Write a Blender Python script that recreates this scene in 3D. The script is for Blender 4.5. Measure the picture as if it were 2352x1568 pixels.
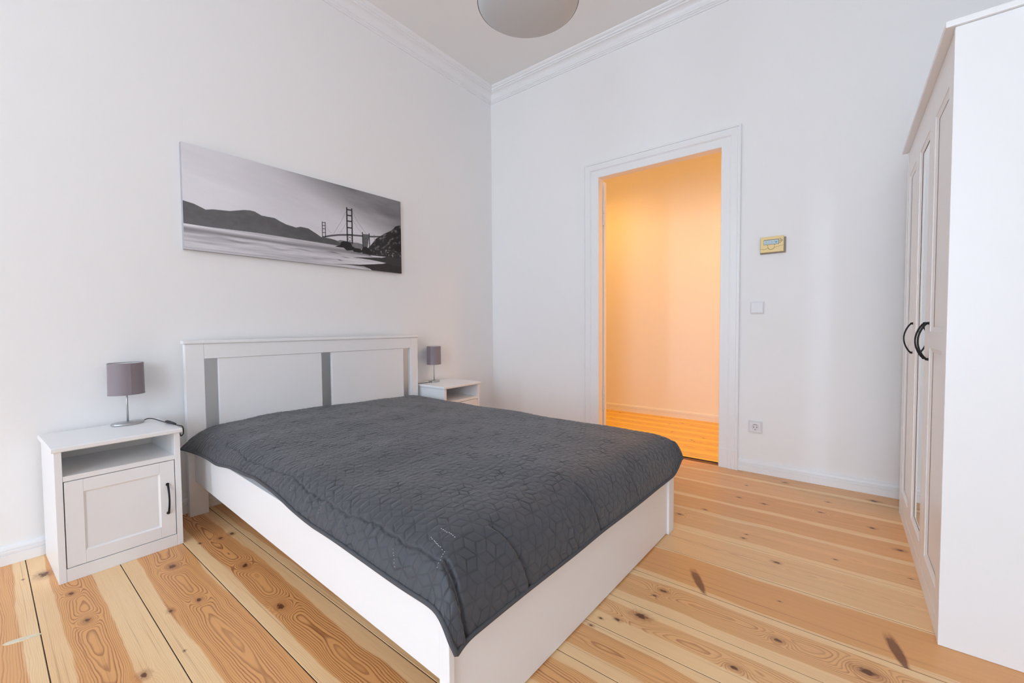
import bpy, bmesh, math, random
import numpy as np
from mathutils import Vector, Matrix

for o in list(bpy.data.objects):
    bpy.data.objects.remove(o)
sc = bpy.context.scene
COL = sc.collection
R = math.radians

# ------------------------------------------------------------------ camera
cam_d = bpy.data.cameras.new('camera')
cam = bpy.data.objects.new('camera', cam_d)
COL.objects.link(cam)
cam_d.sensor_fit = 'HORIZONTAL'
cam_d.sensor_width = 36.0
cam_d.lens = 966.66 / 2352 * 36.0
cam_d.clip_start = 0.02
_y, _p, _r = R(218.2644), R(-2.0077), R(-0.4191)
fw = Vector((math.cos(_p) * math.cos(_y), math.cos(_p) * math.sin(_y), math.sin(_p)))
rt = fw.cross(Vector((0, 0, 1))).normalized()
up = rt.cross(fw)
rt2 = rt * math.cos(_r) + up * math.sin(_r)
up2 = -rt * math.sin(_r) + up * math.cos(_r)
m = Matrix((rt2, up2, -fw)).transposed().to_4x4()
m.translation = (3.3058, 2.8593, 1.0202)
cam.matrix_world = m
sc.camera = cam

# ------------------------------------------------------------------ world, exposure, daylight
w = bpy.data.worlds.new('overcast_sky')
sc.world = w
w.use_nodes = True
w.node_tree.nodes['Background'].inputs[0].default_value = (0.80, 0.90, 1.0, 1)
w.node_tree.nodes['Background'].inputs[1].default_value = 1.0
vs = sc.view_settings
vs.view_transform = 'Standard'
vs.look = 'None'
vs.gamma = 1.0
vs.use_curve_mapping = False
vs.exposure = 0.0
sc.cycles.max_bounces = 10
sc.cycles.diffuse_bounces = 7
sc.cycles.glossy_bounces = 5
sc.cycles.caustics_reflective = True
sc.cycles.blur_glossy = 0.0
sc.cycles.adaptive_threshold = 0.04
sc.cycles.adaptive_min_samples = 20
sc.cycles.sample_clamp_indirect = 0.0

RX, RY = 6.00, 3.72          # window wall, wardrobe wall
H = 3.395
WINDOWS = [(0.53, 0.96, 0.20, 3.10), (2.46, 3.66, 0.40, 2.90)]
SKY = (1.45, 1.0)              # relative brightness of the sky seen through each


def area(name, loc, sx, sy, power, color):
    d = bpy.data.lights.new(name, 'AREA')
    d.shape = 'RECTANGLE'
    d.size, d.size_y = sx, sy
    d.energy = power
    d.color = color
    o = bpy.data.objects.new(name, d)
    COL.objects.link(o)
    o.location = loc
    o.rotation_euler = (R(90), 0, R(90))
    return o


DAY = 25.4
for (a, b, c, d), q in zip(WINDOWS, SKY):
    area('daylight', (RX + 0.31, (a + b) / 2, (c + d) / 2), b - a, d - c, DAY * q * (b - a) * (d - c), (0.755, 0.928, 1.135))


# ------------------------------------------------------------------ helpers
def srgb(r, g, b):
    f = lambda v: (v / 255 / 12.92) if v / 255 <= 0.04045 else ((v / 255 + 0.055) / 1.055) ** 2.4
    return (f(r), f(g), f(b), 1.0)


def mat(name, col, rough=0.5, metal=0.0, bump=None, coat=0.0, spec=0.5, sheen=0.0, vary=None):
    mt = bpy.data.materials.new(name)
    mt.use_nodes = True
    nt = mt.node_tree
    b = nt.nodes['Principled BSDF']
    b.inputs['Base Color'].default_value = col
    b.inputs['Roughness'].default_value = rough
    b.inputs['Metallic'].default_value = metal
    b.inputs['Specular IOR Level'].default_value = spec
    b.inputs['Coat Weight'].default_value = coat
    b.inputs['Coat Roughness'].default_value = 0.15
    if sheen:
        b.inputs['Sheen Weight'].default_value = sheen
    tc = nt.nodes.new('ShaderNodeTexCoord')
    if bump:
        n = nt.nodes.new('ShaderNodeTexNoise')
        n.inputs['Scale'].default_value = bump[0]
        n.inputs['Detail'].default_value = 4
        bp = nt.nodes.new('ShaderNodeBump')
        bp.inputs['Strength'].default_value = bump[1]
        bp.inputs['Distance'].default_value = 0.002
        nt.links.new(tc.outputs['Object'], n.inputs['Vector'])
        nt.links.new(n.outputs['Fac'], bp.inputs['Height'])
        nt.links.new(bp.outputs['Normal'], b.inputs['Normal'])
    if vary:
        n2 = nt.nodes.new('ShaderNodeTexNoise')
        n2.inputs['Scale'].default_value = vary[0]
        n2.inputs['Detail'].default_value = 3
        rp = nt.nodes.new('ShaderNodeValToRGB')
        rp.color_ramp.elements[0].position = 0.3
        rp.color_ramp.elements[1].position = 0.7
        rp.color_ramp.elements[0].color = tuple(c * (1 - vary[1]) for c in col[:3]) + (1,)
        rp.color_ramp.elements[1].color = tuple(min(1, c * (1 + vary[1])) for c in col[:3]) + (1,)
        nt.links.new(tc.outputs['Object'], n2.inputs['Vector'])
        nt.links.new(n2.outputs['Fac'], rp.inputs['Fac'])
        nt.links.new(rp.outputs['Color'], b.inputs['Base Color'])
    return mt


M = {}
M['wall'] = mat('wall_paint', (0.885, 0.880, 0.876, 1), 0.75, bump=(220, 0.12), spec=0.25)
M['ceiling'] = mat('ceiling_paint', (0.86, 0.85, 0.835, 1), 0.85, bump=(160, 0.1), spec=0.2)
M['trim'] = mat('trim_paint', (0.87, 0.87, 0.875, 1), 0.35, bump=(60, 0.04))
M['furn'] = mat('white_lacquer', (0.86, 0.86, 0.865, 1), 0.33, bump=(90, 0.02))
M['furn_in'] = mat('white_foil_interior', (0.82, 0.81, 0.79, 1), 0.5, bump=(90, 0.02))
M['black'] = mat('black_metal', (0.018, 0.018, 0.02, 1), 0.38, 0.6, bump=(150, 0.05))
M['cable'] = mat('black_cable', (0.012, 0.012, 0.013, 1), 0.45, bump=(200, 0.05))
M['steel'] = mat('brushed_steel', (0.50, 0.51, 0.52, 1), 0.30, 0.9, bump=(300, 0.05))
M['shade'] = mat('lamp_shade_fabric', srgb(138, 127, 133), 0.55, bump=(700, 0.15), sheen=0.2)
M['shade_in'] = mat('lamp_shade_lining', (0.75, 0.75, 0.76, 1), 0.6, bump=(300, 0.05))
M['mirror'] = mat('mirror_glass', (0.90, 0.92, 0.92, 1), 0.0, 1.0)
M['gap'] = mat('dark_floor_gap', (0.05, 0.027, 0.015, 1), 0.9, vary=(40, 0.4))
M['sheet'] = mat('white_mattress_fabric', (0.78, 0.80, 0.84, 1), 0.8, bump=(260, 0.2))
M['opal'] = mat('opal_glass', (0.58, 0.625, 0.655, 1), 0.45, bump=(3, 0.02))
M['rim'] = mat('rim_metal', (0.30, 0.28, 0.27, 1), 0.35, 0.8, bump=(100, 0.03))
M['beige'] = mat('beige_plastic', srgb(238, 212, 150), 0.4, bump=(300, 0.03))
M['greige'] = mat('brown_grey_plastic', srgb(150, 138, 126), 0.5, bump=(300, 0.03))
M['lcd'] = mat('lcd_screen', srgb(196, 218, 226), 0.15, vary=(120, 0.10))
M['lcd_edge'] = mat('lcd_frame', srgb(140, 128, 104), 0.4, bump=(200, 0.03))
M['plastic'] = mat('white_plastic', (0.80, 0.80, 0.82, 1), 0.3, bump=(200, 0.02))
M['plastic2'] = mat('white_plastic_frame', (0.74, 0.73, 0.74, 1), 0.32, bump=(200, 0.02))
M['dark'] = mat('dark_hole', (0.02, 0.02, 0.02, 1), 0.6, bump=(100, 0.03))
M['clip'] = mat('metal_clip', (0.30, 0.25, 0.2, 1), 0.35, 0.8, bump=(100, 0.03))
M['mark'] = mat('grey_print', srgb(140, 120, 80), 0.5, bump=(100, 0.03))
M['thresh'] = mat('worn_dark_wood', srgb(120, 84, 56), 0.6, bump=(60, 0.4), vary=(18, 0.35))
M['thread'] = mat('white_thread', (0.75, 0.76, 0.8, 1), 0.7, bump=(500, 0.05))
M['metal_white'] = mat('painted_hinge', (0.74, 0.72, 0.70, 1), 0.35, bump=(100, 0.05))
M['filler'] = mat('pale_wood_filler', srgb(228, 216, 190), 0.5, vary=(60, 0.12))


def obj(name, bm, material, parent=None, smooth=False, kind=None):
    me = bpy.data.meshes.new(name)
    if isinstance(bm, bmesh.types.BMesh):
        bmesh.ops.recalc_face_normals(bm, faces=bm.faces)
        bm.to_mesh(me)
        bm.free()
    else:
        me.from_pydata(*bm)
    if smooth:
        for p in me.polygons:
            p.use_smooth = True
    me.materials.append(material)
    o = bpy.data.objects.new(name, me)
    COL.objects.link(o)
    if parent:
        o.parent = parent
    if kind:
        o['kind'] = kind
    return o


def thing(name, label, cat, loc=(0, 0, 0), rz=0.0, group=None):
    o = bpy.data.objects.new(name, None)
    o.empty_display_size = 0.1
    COL.objects.link(o)
    o.location = loc
    o.rotation_euler = (0, 0, rz)
    o['label'] = label
    o['category'] = cat
    if group:
        o['group'] = group
    return o


def structure(name, loc=(0, 0, 0)):
    o = bpy.data.objects.new(name, None)
    o.empty_display_size = 0.1
    COL.objects.link(o)
    o.location = loc
    o['kind'] = 'structure'
    return o


def add_box(bm, x0, x1, y0, y1, z0, z1, bev=0.0, seg=2):
    t = bmesh.new()
    bmesh.ops.create_cube(t, size=1.0)
    for v in t.verts:
        v.co = Vector((x0 + (v.co.x + .5) * (x1 - x0), y0 + (v.co.y + .5) * (y1 - y0), z0 + (v.co.z + .5) * (z1 - z0)))
    if bev > 0:
        bmesh.ops.bevel(t, geom=list(t.edges), offset=bev, segments=seg, profile=0.6, affect='EDGES')
    me = bpy.data.meshes.new('tmp')
    t.to_mesh(me)
    t.free()
    bm.from_mesh(me)
    bpy.data.meshes.remove(me)


def box(name, mt, x0, x1, y0, y1, z0, z1, parent=None, bev=0.0, kind=None, seg=2):
    bm = bmesh.new()
    add_box(bm, x0, x1, y0, y1, z0, z1, bev, seg)
    return obj(name, bm, mt, parent, kind=kind)


def add_tube(bm, pts, rad, n=10):
    pts = [Vector(p) for p in pts]
    rads = rad if isinstance(rad, (list, tuple)) else [rad] * len(pts)
    rings = []
    prev = None
    for i, p in enumerate(pts):
        a = pts[max(0, i - 1)]
        b = pts[min(len(pts) - 1, i + 1)]
        t = (b - a).normalized()
        if prev is None:
            ref = Vector((0, 0, 1)) if abs(t.z) < 0.9 else Vector((1, 0, 0))
            u = t.cross(ref).normalized()
        else:
            u = (prev - t * prev.dot(t)).normalized()
        prev = u
        v = t.cross(u)
        rings.append([bm.verts.new(p + (u * math.cos(k * 2 * math.pi / n) + v * math.sin(k * 2 * math.pi / n)) * rads[i]) for k in range(n)])
    for a, b in zip(rings[:-1], rings[1:]):
        for k in range(n):
            bm.faces.new((a[k], a[(k + 1) % n], b[(k + 1) % n], b[k]))
    bm.faces.new(list(reversed(rings[0])))
    bm.faces.new(rings[-1])


def add_lathe(bm, prof, n=48, c=(0, 0, 0), ex=1.0, ey=1.0, rot=0.0):
    """prof: list of (r, z); ex, ey squash the section into an oval"""
    rings = []
    for r, z in prof:
        if r < 1e-6:
            rings.append([bm.verts.new((c[0], c[1], c[2] + z))])
            continue
        ring = []
        for k in range(n):
            a = 2 * math.pi * k / n
            x, y = r * ex * math.cos(a), r * ey * math.sin(a)
            ring.append(bm.verts.new((c[0] + x * math.cos(rot) - y * math.sin(rot), c[1] + x * math.sin(rot) + y * math.cos(rot), c[2] + z)))
        rings.append(ring)
    for a, b in zip(rings[:-1], rings[1:]):
        if len(a) == 1 and len(b) == 1:
            continue
        for k in range(n):
            k2 = (k + 1) % n
            if len(a) == 1:
                bm.faces.new((a[0], b[k], b[k2]))
            elif len(b) == 1:
                bm.faces.new((a[k], a[k2], b[0]))
            else:
                bm.faces.new((a[k], a[k2], b[k2], b[k]))


def sweep(name, mt, prof, path_fn, parent=None, kind=None):
    """prof: closed list of (d, h); path_fn(d,h) -> (start point, end point): a mitred straight moulding"""
    bm = bmesh.new()
    A = [bm.verts.new(path_fn(d, h)[0]) for d, h in prof]
    B = [bm.verts.new(path_fn(d, h)[1]) for d, h in prof]
    n = len(prof)
    for i in range(n):
        j = (i + 1) % n
        bm.faces.new((A[i], A[j], B[j], B[i]))
    bm.faces.new(A)
    bm.faces.new(list(reversed(B)))
    return obj(name, bm, mt, parent, kind=kind)


def copy_thing(root, loc, rz, label):
    r = root.copy()
    COL.objects.link(r)
    r.location = loc
    r.rotation_euler = (0, 0, rz)
    r['label'] = label
    for ch in list(root.children):
        c = ch.copy()
        COL.objects.link(c)
        c.parent = r
        for g in list(ch.children):
            d = g.copy()
            COL.objects.link(d)
            d.parent = c
    return r


# ------------------------------------------------------------------ wood material
class NT:
    """tiny expression builder for math nodes"""
    def __init__(self, nt):
        self.nt = nt

    def m(self, op, *a, clamp=False):
        n = self.nt.nodes.new('ShaderNodeMath')
        n.operation = op
        n.use_clamp = clamp
        for i, v in enumerate(a):
            if isinstance(v, (int, float)):
                n.inputs[i].default_value = v
            else:
                self.nt.links.new(v, n.inputs[i])
        return n.outputs[0]

    def smooth(self, v, a, b, inv=False):
        n = self.nt.nodes.new('ShaderNodeMapRange')
        n.interpolation_type = 'SMOOTHSTEP'
        self.nt.links.new(v, n.inputs[0])
        n.inputs[1].default_value = a
        n.inputs[2].default_value = b
        n.inputs[3].default_value = 1.0 if inv else 0.0
        n.inputs[4].default_value = 0.0 if inv else 1.0
        return n.outputs[0]

    def noise(self, x, y, z, scale=1.0, detail=2.0):
        c = self.nt.nodes.new('ShaderNodeCombineXYZ')
        for i, v in enumerate((x, y, z)):
            if isinstance(v, (int, float)):
                c.inputs[i].default_value = v
            else:
                self.nt.links.new(v, c.inputs[i])
        n = self.nt.nodes.new('ShaderNodeTexNoise')
        n.inputs['Scale'].default_value = scale
        n.inputs['Detail'].default_value = detail
        self.nt.links.new(c.outputs[0], n.inputs['Vector'])
        return n.outputs['Fac']

    def mix(self, fac, a, b, mode='MIX'):
        n = self.nt.nodes.new('ShaderNodeMix')
        n.data_type = 'RGBA'
        n.blend_type = mode
        for s, v in ((n.inputs[0], fac), (n.inputs[6], a), (n.inputs[7], b)):
            if isinstance(v, (int, float)):
                s.default_value = v
            elif isinstance(v, tuple):
                s.default_value = v
            else:
                self.nt.links.new(v, s)
        return n.outputs[2]


SAP = srgb(246, 210, 160)
HEART = srgb(229, 168, 107)
RING = srgb(140, 74, 34)
KNOT = srgb(92, 48, 24)


def wood(name, seed, x0, x1, heart, knots, contrast=0.5, freq=230.0, h0=0.012, hn=0.05, tone=1.0, pale=0.0, tint=(1, 1, 1)):
    rnd = random.Random(seed)
    mt = bpy.data.materials.new(name)
    mt.use_nodes = True
    nt = mt.node_tree
    b = nt.nodes['Principled BSDF']
    E = NT(nt)
    tc = nt.nodes.new('ShaderNodeTexCoord')
    sp = nt.nodes.new('ShaderNodeSeparateXYZ')
    nt.links.new(tc.outputs['Object'], sp.inputs[0])
    X, Y = sp.outputs[0], sp.outputs[1]
    off = rnd.uniform(0, 50)
    wob = E.m('MULTIPLY', E.m('SUBTRACT', E.noise(off, Y, 0.0, 2.2, 2.0), 0.5), 0.05)
    wobf = E.m('MULTIPLY', E.m('SUBTRACT', E.noise(E.m('MULTIPLY', X, 9.0), E.m('MULTIPLY', Y, 2.2), off, 1.6, 3.0), 0.5), 0.026)
    u = E.m('ADD', E.m('SUBTRACT', X, heart[2]), E.m('ADD', wob, wobf))
    hgt = E.m('ADD', E.m('MULTIPLY', E.noise(off + 7.0, Y, E.m('MULTIPLY', X, 1.5), 1.9, 2.5), hn), h0)
    core = None
    halo = None
    kn_ = E.m('SUBTRACT', E.noise(E.m('MULTIPLY', X, 60.0), E.m('MULTIPLY', Y, 40.0), off, 1.5, 2.0), 0.5)
    for (kx, ky, ks) in knots:
        dx = E.m('SUBTRACT', X, kx)
        dy = E.m('SUBTRACT', Y, ky)
        if ks < 2.5:
            dy = E.m('MULTIPLY', dy, 0.62)
        else:                      # branch cut lengthwise: long lens across the board
            ca, sa = math.cos(R(ks - 100)), math.sin(R(ks - 100))
            ax = E.m('ADD', E.m('MULTIPLY', dx, ca), E.m('MULTIPLY', dy, sa))
            ay = E.m('SUBTRACT', E.m('MULTIPLY', dy, ca), E.m('MULTIPLY', dx, sa))
            dx, dy = E.m('MULTIPLY', ax, 0.030), E.m('MULTIPLY', ay, 0.15)
            dx = E.m('ADD', dx, E.m('MULTIPLY', E.m('ABSOLUTE', dy), 0.35))
            ks = 2.51
        d2 = E.m('ADD', E.m('MULTIPLY', dx, dx), E.m('MULTIPLY', dy, dy))
        s = 0.024 * max(ks, 0.7) if ks < 2.5 else 0.004
        g = E.m('EXPONENT', E.m('MULTIPLY', d2, -1.0 / (s * s)))
        hgt = E.m('ADD', hgt, E.m('MULTIPLY', g, 0.030 * min(ks, 1.8) if ks < 2.5 else 0.006))
        r = E.m('SQRT', d2)
        rr = E.m('ADD', r, E.m('MULTIPLY', kn_, 0.012 * ks if ks < 2.5 else 0.0008))
        kr = 0.0068 * ks if ks < 2.5 else 0.0021
        c = E.m('MULTIPLY', E.smooth(rr, kr * (0.65 if ks < 2.5 else 0.88), kr * (1.3 if ks < 2.5 else 1.12), inv=True), 1.0 if ks < 2.5 else 0.75)
        hl = E.smooth(rr, kr * 1.1, kr * (3.2 if ks < 2.5 else 1.5), inv=True)
        core = c if core is None else E.m('MAXIMUM', core, c)
        halo = hl if halo is None else E.m('MAXIMUM', halo, hl)
    d = E.m('SQRT', E.m('ADD', E.m('MULTIPLY', u, u), E.m('MULTIPLY', hgt, hgt)))
    ph = E.m('ADD', E.m('MULTIPLY', d, freq), E.m('MULTIPLY', E.noise(E.m('MULTIPLY', X, 14.0), E.m('MULTIPLY', Y, 1.6), off, 2.0, 2.0), 1.1))
    saw = E.m('FRACT', ph)
    ring = E.m('MULTIPLY', E.smooth(saw, 0.42, 0.88), E.smooth(saw, 0.90, 1.0, inv=True))
    ringvar = E.smooth(E.noise(E.m('MULTIPLY', d, 60.0), off, 0.0, 1.0, 1.0), 0.30, 0.65)
    # heart wood band
    hb = E.m('ADD', X, E.m('ADD', E.m('MULTIPLY', E.m('SUBTRACT', E.noise(off + 20, Y, 0.0, 1.6, 2.0), 0.5), 0.05), wobf))
    hm = E.m('MULTIPLY', E.smooth(hb, heart[0] - 0.004, heart[0] + 0.004), E.smooth(hb, heart[1] - 0.004, heart[1] + 0.004, inv=True))
    tn = tuple(c * tone * k for c, k in zip(SAP[:3], tint)) + (1,)
    th = tuple(c * tone * (1 - pale) + s_ * tone * pale for c, s_ in zip(HEART[:3], SAP[:3]))
    th = tuple(c * k for c, k in zip(th, tint)) + (1,)
    col = E.mix(hm, tn, th)
    patch = E.noise(E.m('MULTIPLY', X, 5.0), E.m('MULTIPLY', Y, 0.9), off + 3, 1.6, 3.0)
    col = E.mix(E.m('MULTIPLY', E.smooth(patch, 0.35, 0.75), 0.32), col, th)
    rf = E.m('MULTIPLY', E.m('MULTIPLY', ring, E.m('ADD', E.m('MULTIPLY', ringvar, 0.75), 0.25)),
             E.m('ADD', E.m('MULTIPLY', hm, contrast * 0.82), contrast * 0.18))
    col = E.mix(rf, col, RING)
    streak = E.noise(E.m('MULTIPLY', X, 150.0), E.m('MULTIPLY', Y, 1.3), off + 9, 1.0, 2.0)
    col = E.mix(E.m('MULTIPLY', E.smooth(streak, 0.60, 0.74), 0.34), col, RING)
    fine = E.noise(E.m('MULTIPLY', X, 420.0), E.m('MULTIPLY', Y, 7.0), off, 1.0, 2.0)
    col = E.mix(E.m('MULTIPLY', E.smooth(fine, 0.45, 0.8), 0.32), col, th)
    if core is not None:
        col = E.mix(E.m('MULTIPLY', halo, 0.40), col, RING)
        col = E.mix(E.m('MULTIPLY', core, 0.92), col, KNOT)
    nt.links.new(col, b.inputs['Base Color'])
    rg = E.m('ADD', E.m('MULTIPLY', patch, 0.12), 0.30)
    nt.links.new(rg, b.inputs['Roughness'])
    b.inputs['Specular IOR Level'].default_value = 0.45
    bp = nt.nodes.new('ShaderNodeBump')
    bp.inputs['Strength'].default_value = 0.12
    bp.inputs['Distance'].default_value = 0.0008
    nt.links.new(E.m('SUBTRACT', E.m('MULTIPLY', patch, 2.0), rf), bp.inputs['Height'])
    nt.links.new(bp.outputs['Normal'], b.inputs['Normal'])
    return mt


# ------------------------------------------------------------------ room shell
D1, D2, DZ = 1.208, 2.160, 2.274       # door opening
WT = 0.065                             # thickness of the door wall

floor = box('floor', M['gap'], -0.0, RX, 0.0, RY, -0.12, -0.0014, kind='structure')
SEAMS = [0.0, 0.175, 0.395, 0.675, 0.872, 1.145, 1.385, 1.632, 1.845, 2.024, 2.203, 2.370, 2.521, 2.733, 2.955, 3.208, 3.43, 3.655, 3.88, 4.11, 4.33, 4.57, 4.80, 5.02, 5.22, 5.44, 5.65, 5.84, RX]
KN = [(3.168, 0.25, 2.0), (3.115, 0.524, 1), (3.1, 0.786, 1.2), (2.819, 0.603, 1.6), (2.905, 0.958, .9), (2.555, 0.478, 1.2), (2.605, 0.485, 1), (2.625, 0.847, 1.5), (2.649, 1.249, 1.6), (2.683, 0.464, 0.7), (3.224, 0.233, 0.4), (3.035, 1.251, 1.2), (2.932, 1.23, 0.4), (2.821, 0.964, 1),
      (1.705, 2.329, 1), (1.752, 2.313, 0.6), (1.894, 2.314, 1.8), (1.961, 2.258, 0.8), (1.943, 2.619, 1), (1.734, 2.707, 1), (1.721, 2.932, 1.8), (1.504, 2.689, 0.4), (1.066, 2.498, 0.7), (1.018, 2.502, 0.5), (0.985, 2.177, 1), (0.842, 2.269, 0.8), (0.546, 2.387, 0.8), (0.562, 2.517, 1), (0.308, 2.388, 0.6), (0.313, 2.803, 0.8), (0.105, 2.577, 1), (0.137, 3.012, 1.5), (0.564, 2.987, 1), (0.762, 3.074, 1.2), (1.032, 2.846, 0.6), (1.025, 3.087, 0.5), (0.501, 2.775, 0.8), (1.566, 2.424, 130), (1.575, 3.008, 113), (1.99, 2.207, 0.5), (2.042, 2.197, 0.6), (1.213, 2.646, 1), (2.30, 2.45, 1.1), (2.46, 1.35, .6)]
# per plank: heart start, heart end, pith x, contrast, ring frequency, pale
SPEC = {
    1: (0.19, 0.40, 0.20, 0.35, 190, 0.3), 0: (0.0, 0.15, 0.05, 0.35, 190, 0.2), 2: (0.43, 0.66, 0.5, 0.45, 200, 0.1),
    3: (0.70, 0.86, 0.60, 0.40, 210, 0.1), 4: (0.90, 1.10, 0.98, 0.40, 200, 0.35), 5: (1.16, 1.38, 1.25, 0.30, 210, 0.62),
    6: (1.40, 1.612, 1.20, 0.22, 190, 0.0), 7: (1.665, 1.80, 1.72, 0.55, 200, 0.25), 8: (1.88, 1.96, 1.93, 0.55, 220, 0.35),
    9: (2.06, 2.16, 2.11, 0.75, 210, 0.15), 10: (2.24, 2.34, 2.30, 0.7, 210, 0.1), 11: (2.39, 2.50, 2.44, 0.6, 210, 0.2),
    12: (2.565, 2.683, 2.63, 0.85, 230, 0.0), 13: (2.735, 2.905, 2.82, 0.78, 220, 0.0), 14: (3.045, 3.155, 3.10, 0.85, 240, 0.0),
    15: (3.245, 3.44, 3.33, 0.8, 220, 0.05),
}
rnd = random.Random(5)
for i, (a, b) in enumerate(zip(SEAMS[:-1], SEAMS[1:])):
    wd = b - a
    if i in SPEC:
        h1, h2, pi_, ct, fq, pale = SPEC[i]
    else:
        h1, h2, pi_, ct, fq, pale = a + wd * rnd.uniform(.1, .3), b - wd * rnd.uniform(.1, .3), (a + b) / 2, 0.6, 215, 0.1
    kn = [k for k in KN if a <= k[0] < b]
    mt = wood('pine_plank_wood', i * 7 + 3, a, b, (h1, h2, pi_), kn, ct, fq, tone=1.0, pale=pale)
    g = 0.0014 if a > 2.3 else 0.0013
    bm = bmesh.new()
    dz = rnd.uniform(-0.0006, 0.0)
    add_box(bm, a + g, b - g, 0.003, RY - 0.003, -0.022, dz, 0.0009, 1)
    obj('plank', bm, mt, floor)
# pale filler patch in the board by the left wall
bm = bmesh.new()
pts = []
for k in range(16):
    an = 2 * math.pi * k / 16
    x, y = 0.044 * math.cos(an), 0.012 * math.sin(an) * (1 + 0.3 * math.cos(an))
    ca, sa = math.cos(R(-16)), math.sin(R(-16))
    pts.append(bm.verts.new((3.247 + x * ca - y * sa, 0.742 + x * sa + y * ca, 0.0006)))
bm.faces.new(pts)
ret = bmesh.ops.extrude_face_region(bm, geom=list(bm.faces))
for v in [e for e in ret['geom'] if isinstance(e, bmesh.types.BMVert)]:
    v.co.z -= 0.004
obj('filler_patch', bm, M['filler'], floor)

# walls
box('wall_left', M['wall'], -WT, RX, -0.12, 0.0, -0.12, H, kind='structure')
box('wall_right', M['wall'], 0.0, RX, RY, RY + 0.12, -0.12, H, kind='structure')
bm = bmesh.new()
add_box(bm, -WT, 0, 0, D1 - 0.02, -0.12, H)
add_box(bm, -WT, 0, D2 + 0.02, RY, -0.12, H)
add_box(bm, -WT, 0, D1 - 0.02, D2 + 0.02, DZ + 0.02, H)
obj('wall_back', bm, M['wall'], kind='structure')
bm = bmesh.new()
ys = [0.0] + [v for wn in WINDOWS for v in wn[:2]] + [RY]
for k in range(0, len(ys), 2):
    add_box(bm, RX, RX + 0.3, ys[k], ys[k + 1], -0.12, H)
for (a, b, c, d) in WINDOWS:
    add_box(bm, RX, RX + 0.3, a, b, -0.12, c)
    add_box(bm, RX, RX + 0.3, a, b, d, H)
obj('wall_front', bm, M['wall'], kind='structure')
box('ceiling', M['ceiling'], -WT, RX + 0.3, -0.12, RY + 0.12, H, H + 0.12, kind='structure')

# windows behind the camera: frame and casement bars
for k, (a, b, c, d) in enumerate(WINDOWS):
    wroot = structure('window_%d' % (k + 1), (RX + 0.16, (a + b) / 2, c))
    hw, hh = (b - a) / 2, d - c
    bm = bmesh.new()
    t = 0.045
    add_box(bm, 0, 0.06, -hw, -hw + t, 0, hh, 0.004)
    add_box(bm, 0, 0.06, hw - t, hw, 0, hh, 0.004)
    add_box(bm, 0, 0.06, -hw + t, hw - t, 0, t, 0.004)
    add_box(bm, 0, 0.06, -hw + t, hw - t, hh - t, hh, 0.004)
    obj('window_frame', bm, M['trim'], wroot)
    bm = bmesh.new()
    add_box(bm, 0.01, 0.05, -hw + t, hw - t, hh * 0.70, hh * 0.70 + 0.05, 0.004)
    if hw > 0.4:
        add_box(bm, 0.01, 0.05, -0.03, 0.03, t, hh * 0.70, 0.004)
    obj('casement_bar', bm, M['trim'], wroot)

# baseboards (two grooves under a rounded top)
BB = [(0, 0.0), (0.018, 0.0), (0.018, 0.0405), (0.0125, 0.0425), (0.0125, 0.0455), (0.018, 0.0475), (0.018, 0.0560), (0.0115, 0.0580), (0.0115, 0.0615),
      (0.0155, 0.0635), (0.0140, 0.070), (0.0100, 0.0765), (0.005, 0.0795), (0, 0.080)]
sweep('baseboard_left', M['trim'], BB, lambda d, h: ((d, d, h), (RX - d, d, h)), kind='structure')
sweep('baseboard_back', M['trim'], BB, lambda d, h: ((d, D2 + 0.126, h), (d, RY - d, h)), kind='structure')
sweep('baseboard_back', M['trim'], BB, lambda d, h: ((d, d, h), (d, D1 - 0.138, h)), kind='structure')
sweep('baseboard_right', M['trim'], BB, lambda d, h: ((d, RY - d, h), (RX - d, RY - d, h)), kind='structure')

# cornice
CZ = 3.274
CO = [(0, CZ), (0.010, CZ), (0.012, CZ + 0.010), (0.018, CZ + 0.012), (0.019, CZ + 0.022), (0.024, CZ + 0.024), (0.026, CZ + 0.036)]
for k in range(1, 9):
    t = k / 8 * math.pi / 2
    CO.append((0.026 + 0.034 * (1 - math.cos(t)), CZ + 0.036 + 0.042 * math.sin(t)))
CO += [(0.066, CZ + 0.079), (0.067, CZ + 0.087), (0.080, CZ + 0.089), (0.082, CZ + 0.102), (0.090, CZ + 0.104), (0.098, CZ + 0.112), (0.102, H), (0, H)]
sweep('trim_1', M['trim'], CO, lambda d, h: ((d, d, h), (RX - d, d, h)), kind='structure')
sweep('trim_2', M['trim'], CO, lambda d, h: ((d, d, h), (d, RY - d, h)), kind='structure')
sweep('trim_3', M['trim'], CO, lambda d, h: ((d, RY - d, h), (RX - d, RY - d, h)), kind='structure')
sweep('trim_4', M['trim'], CO, lambda d, h: ((RX - d, d, h), (RX - d, RY - d, h)), kind='structure')

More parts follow.
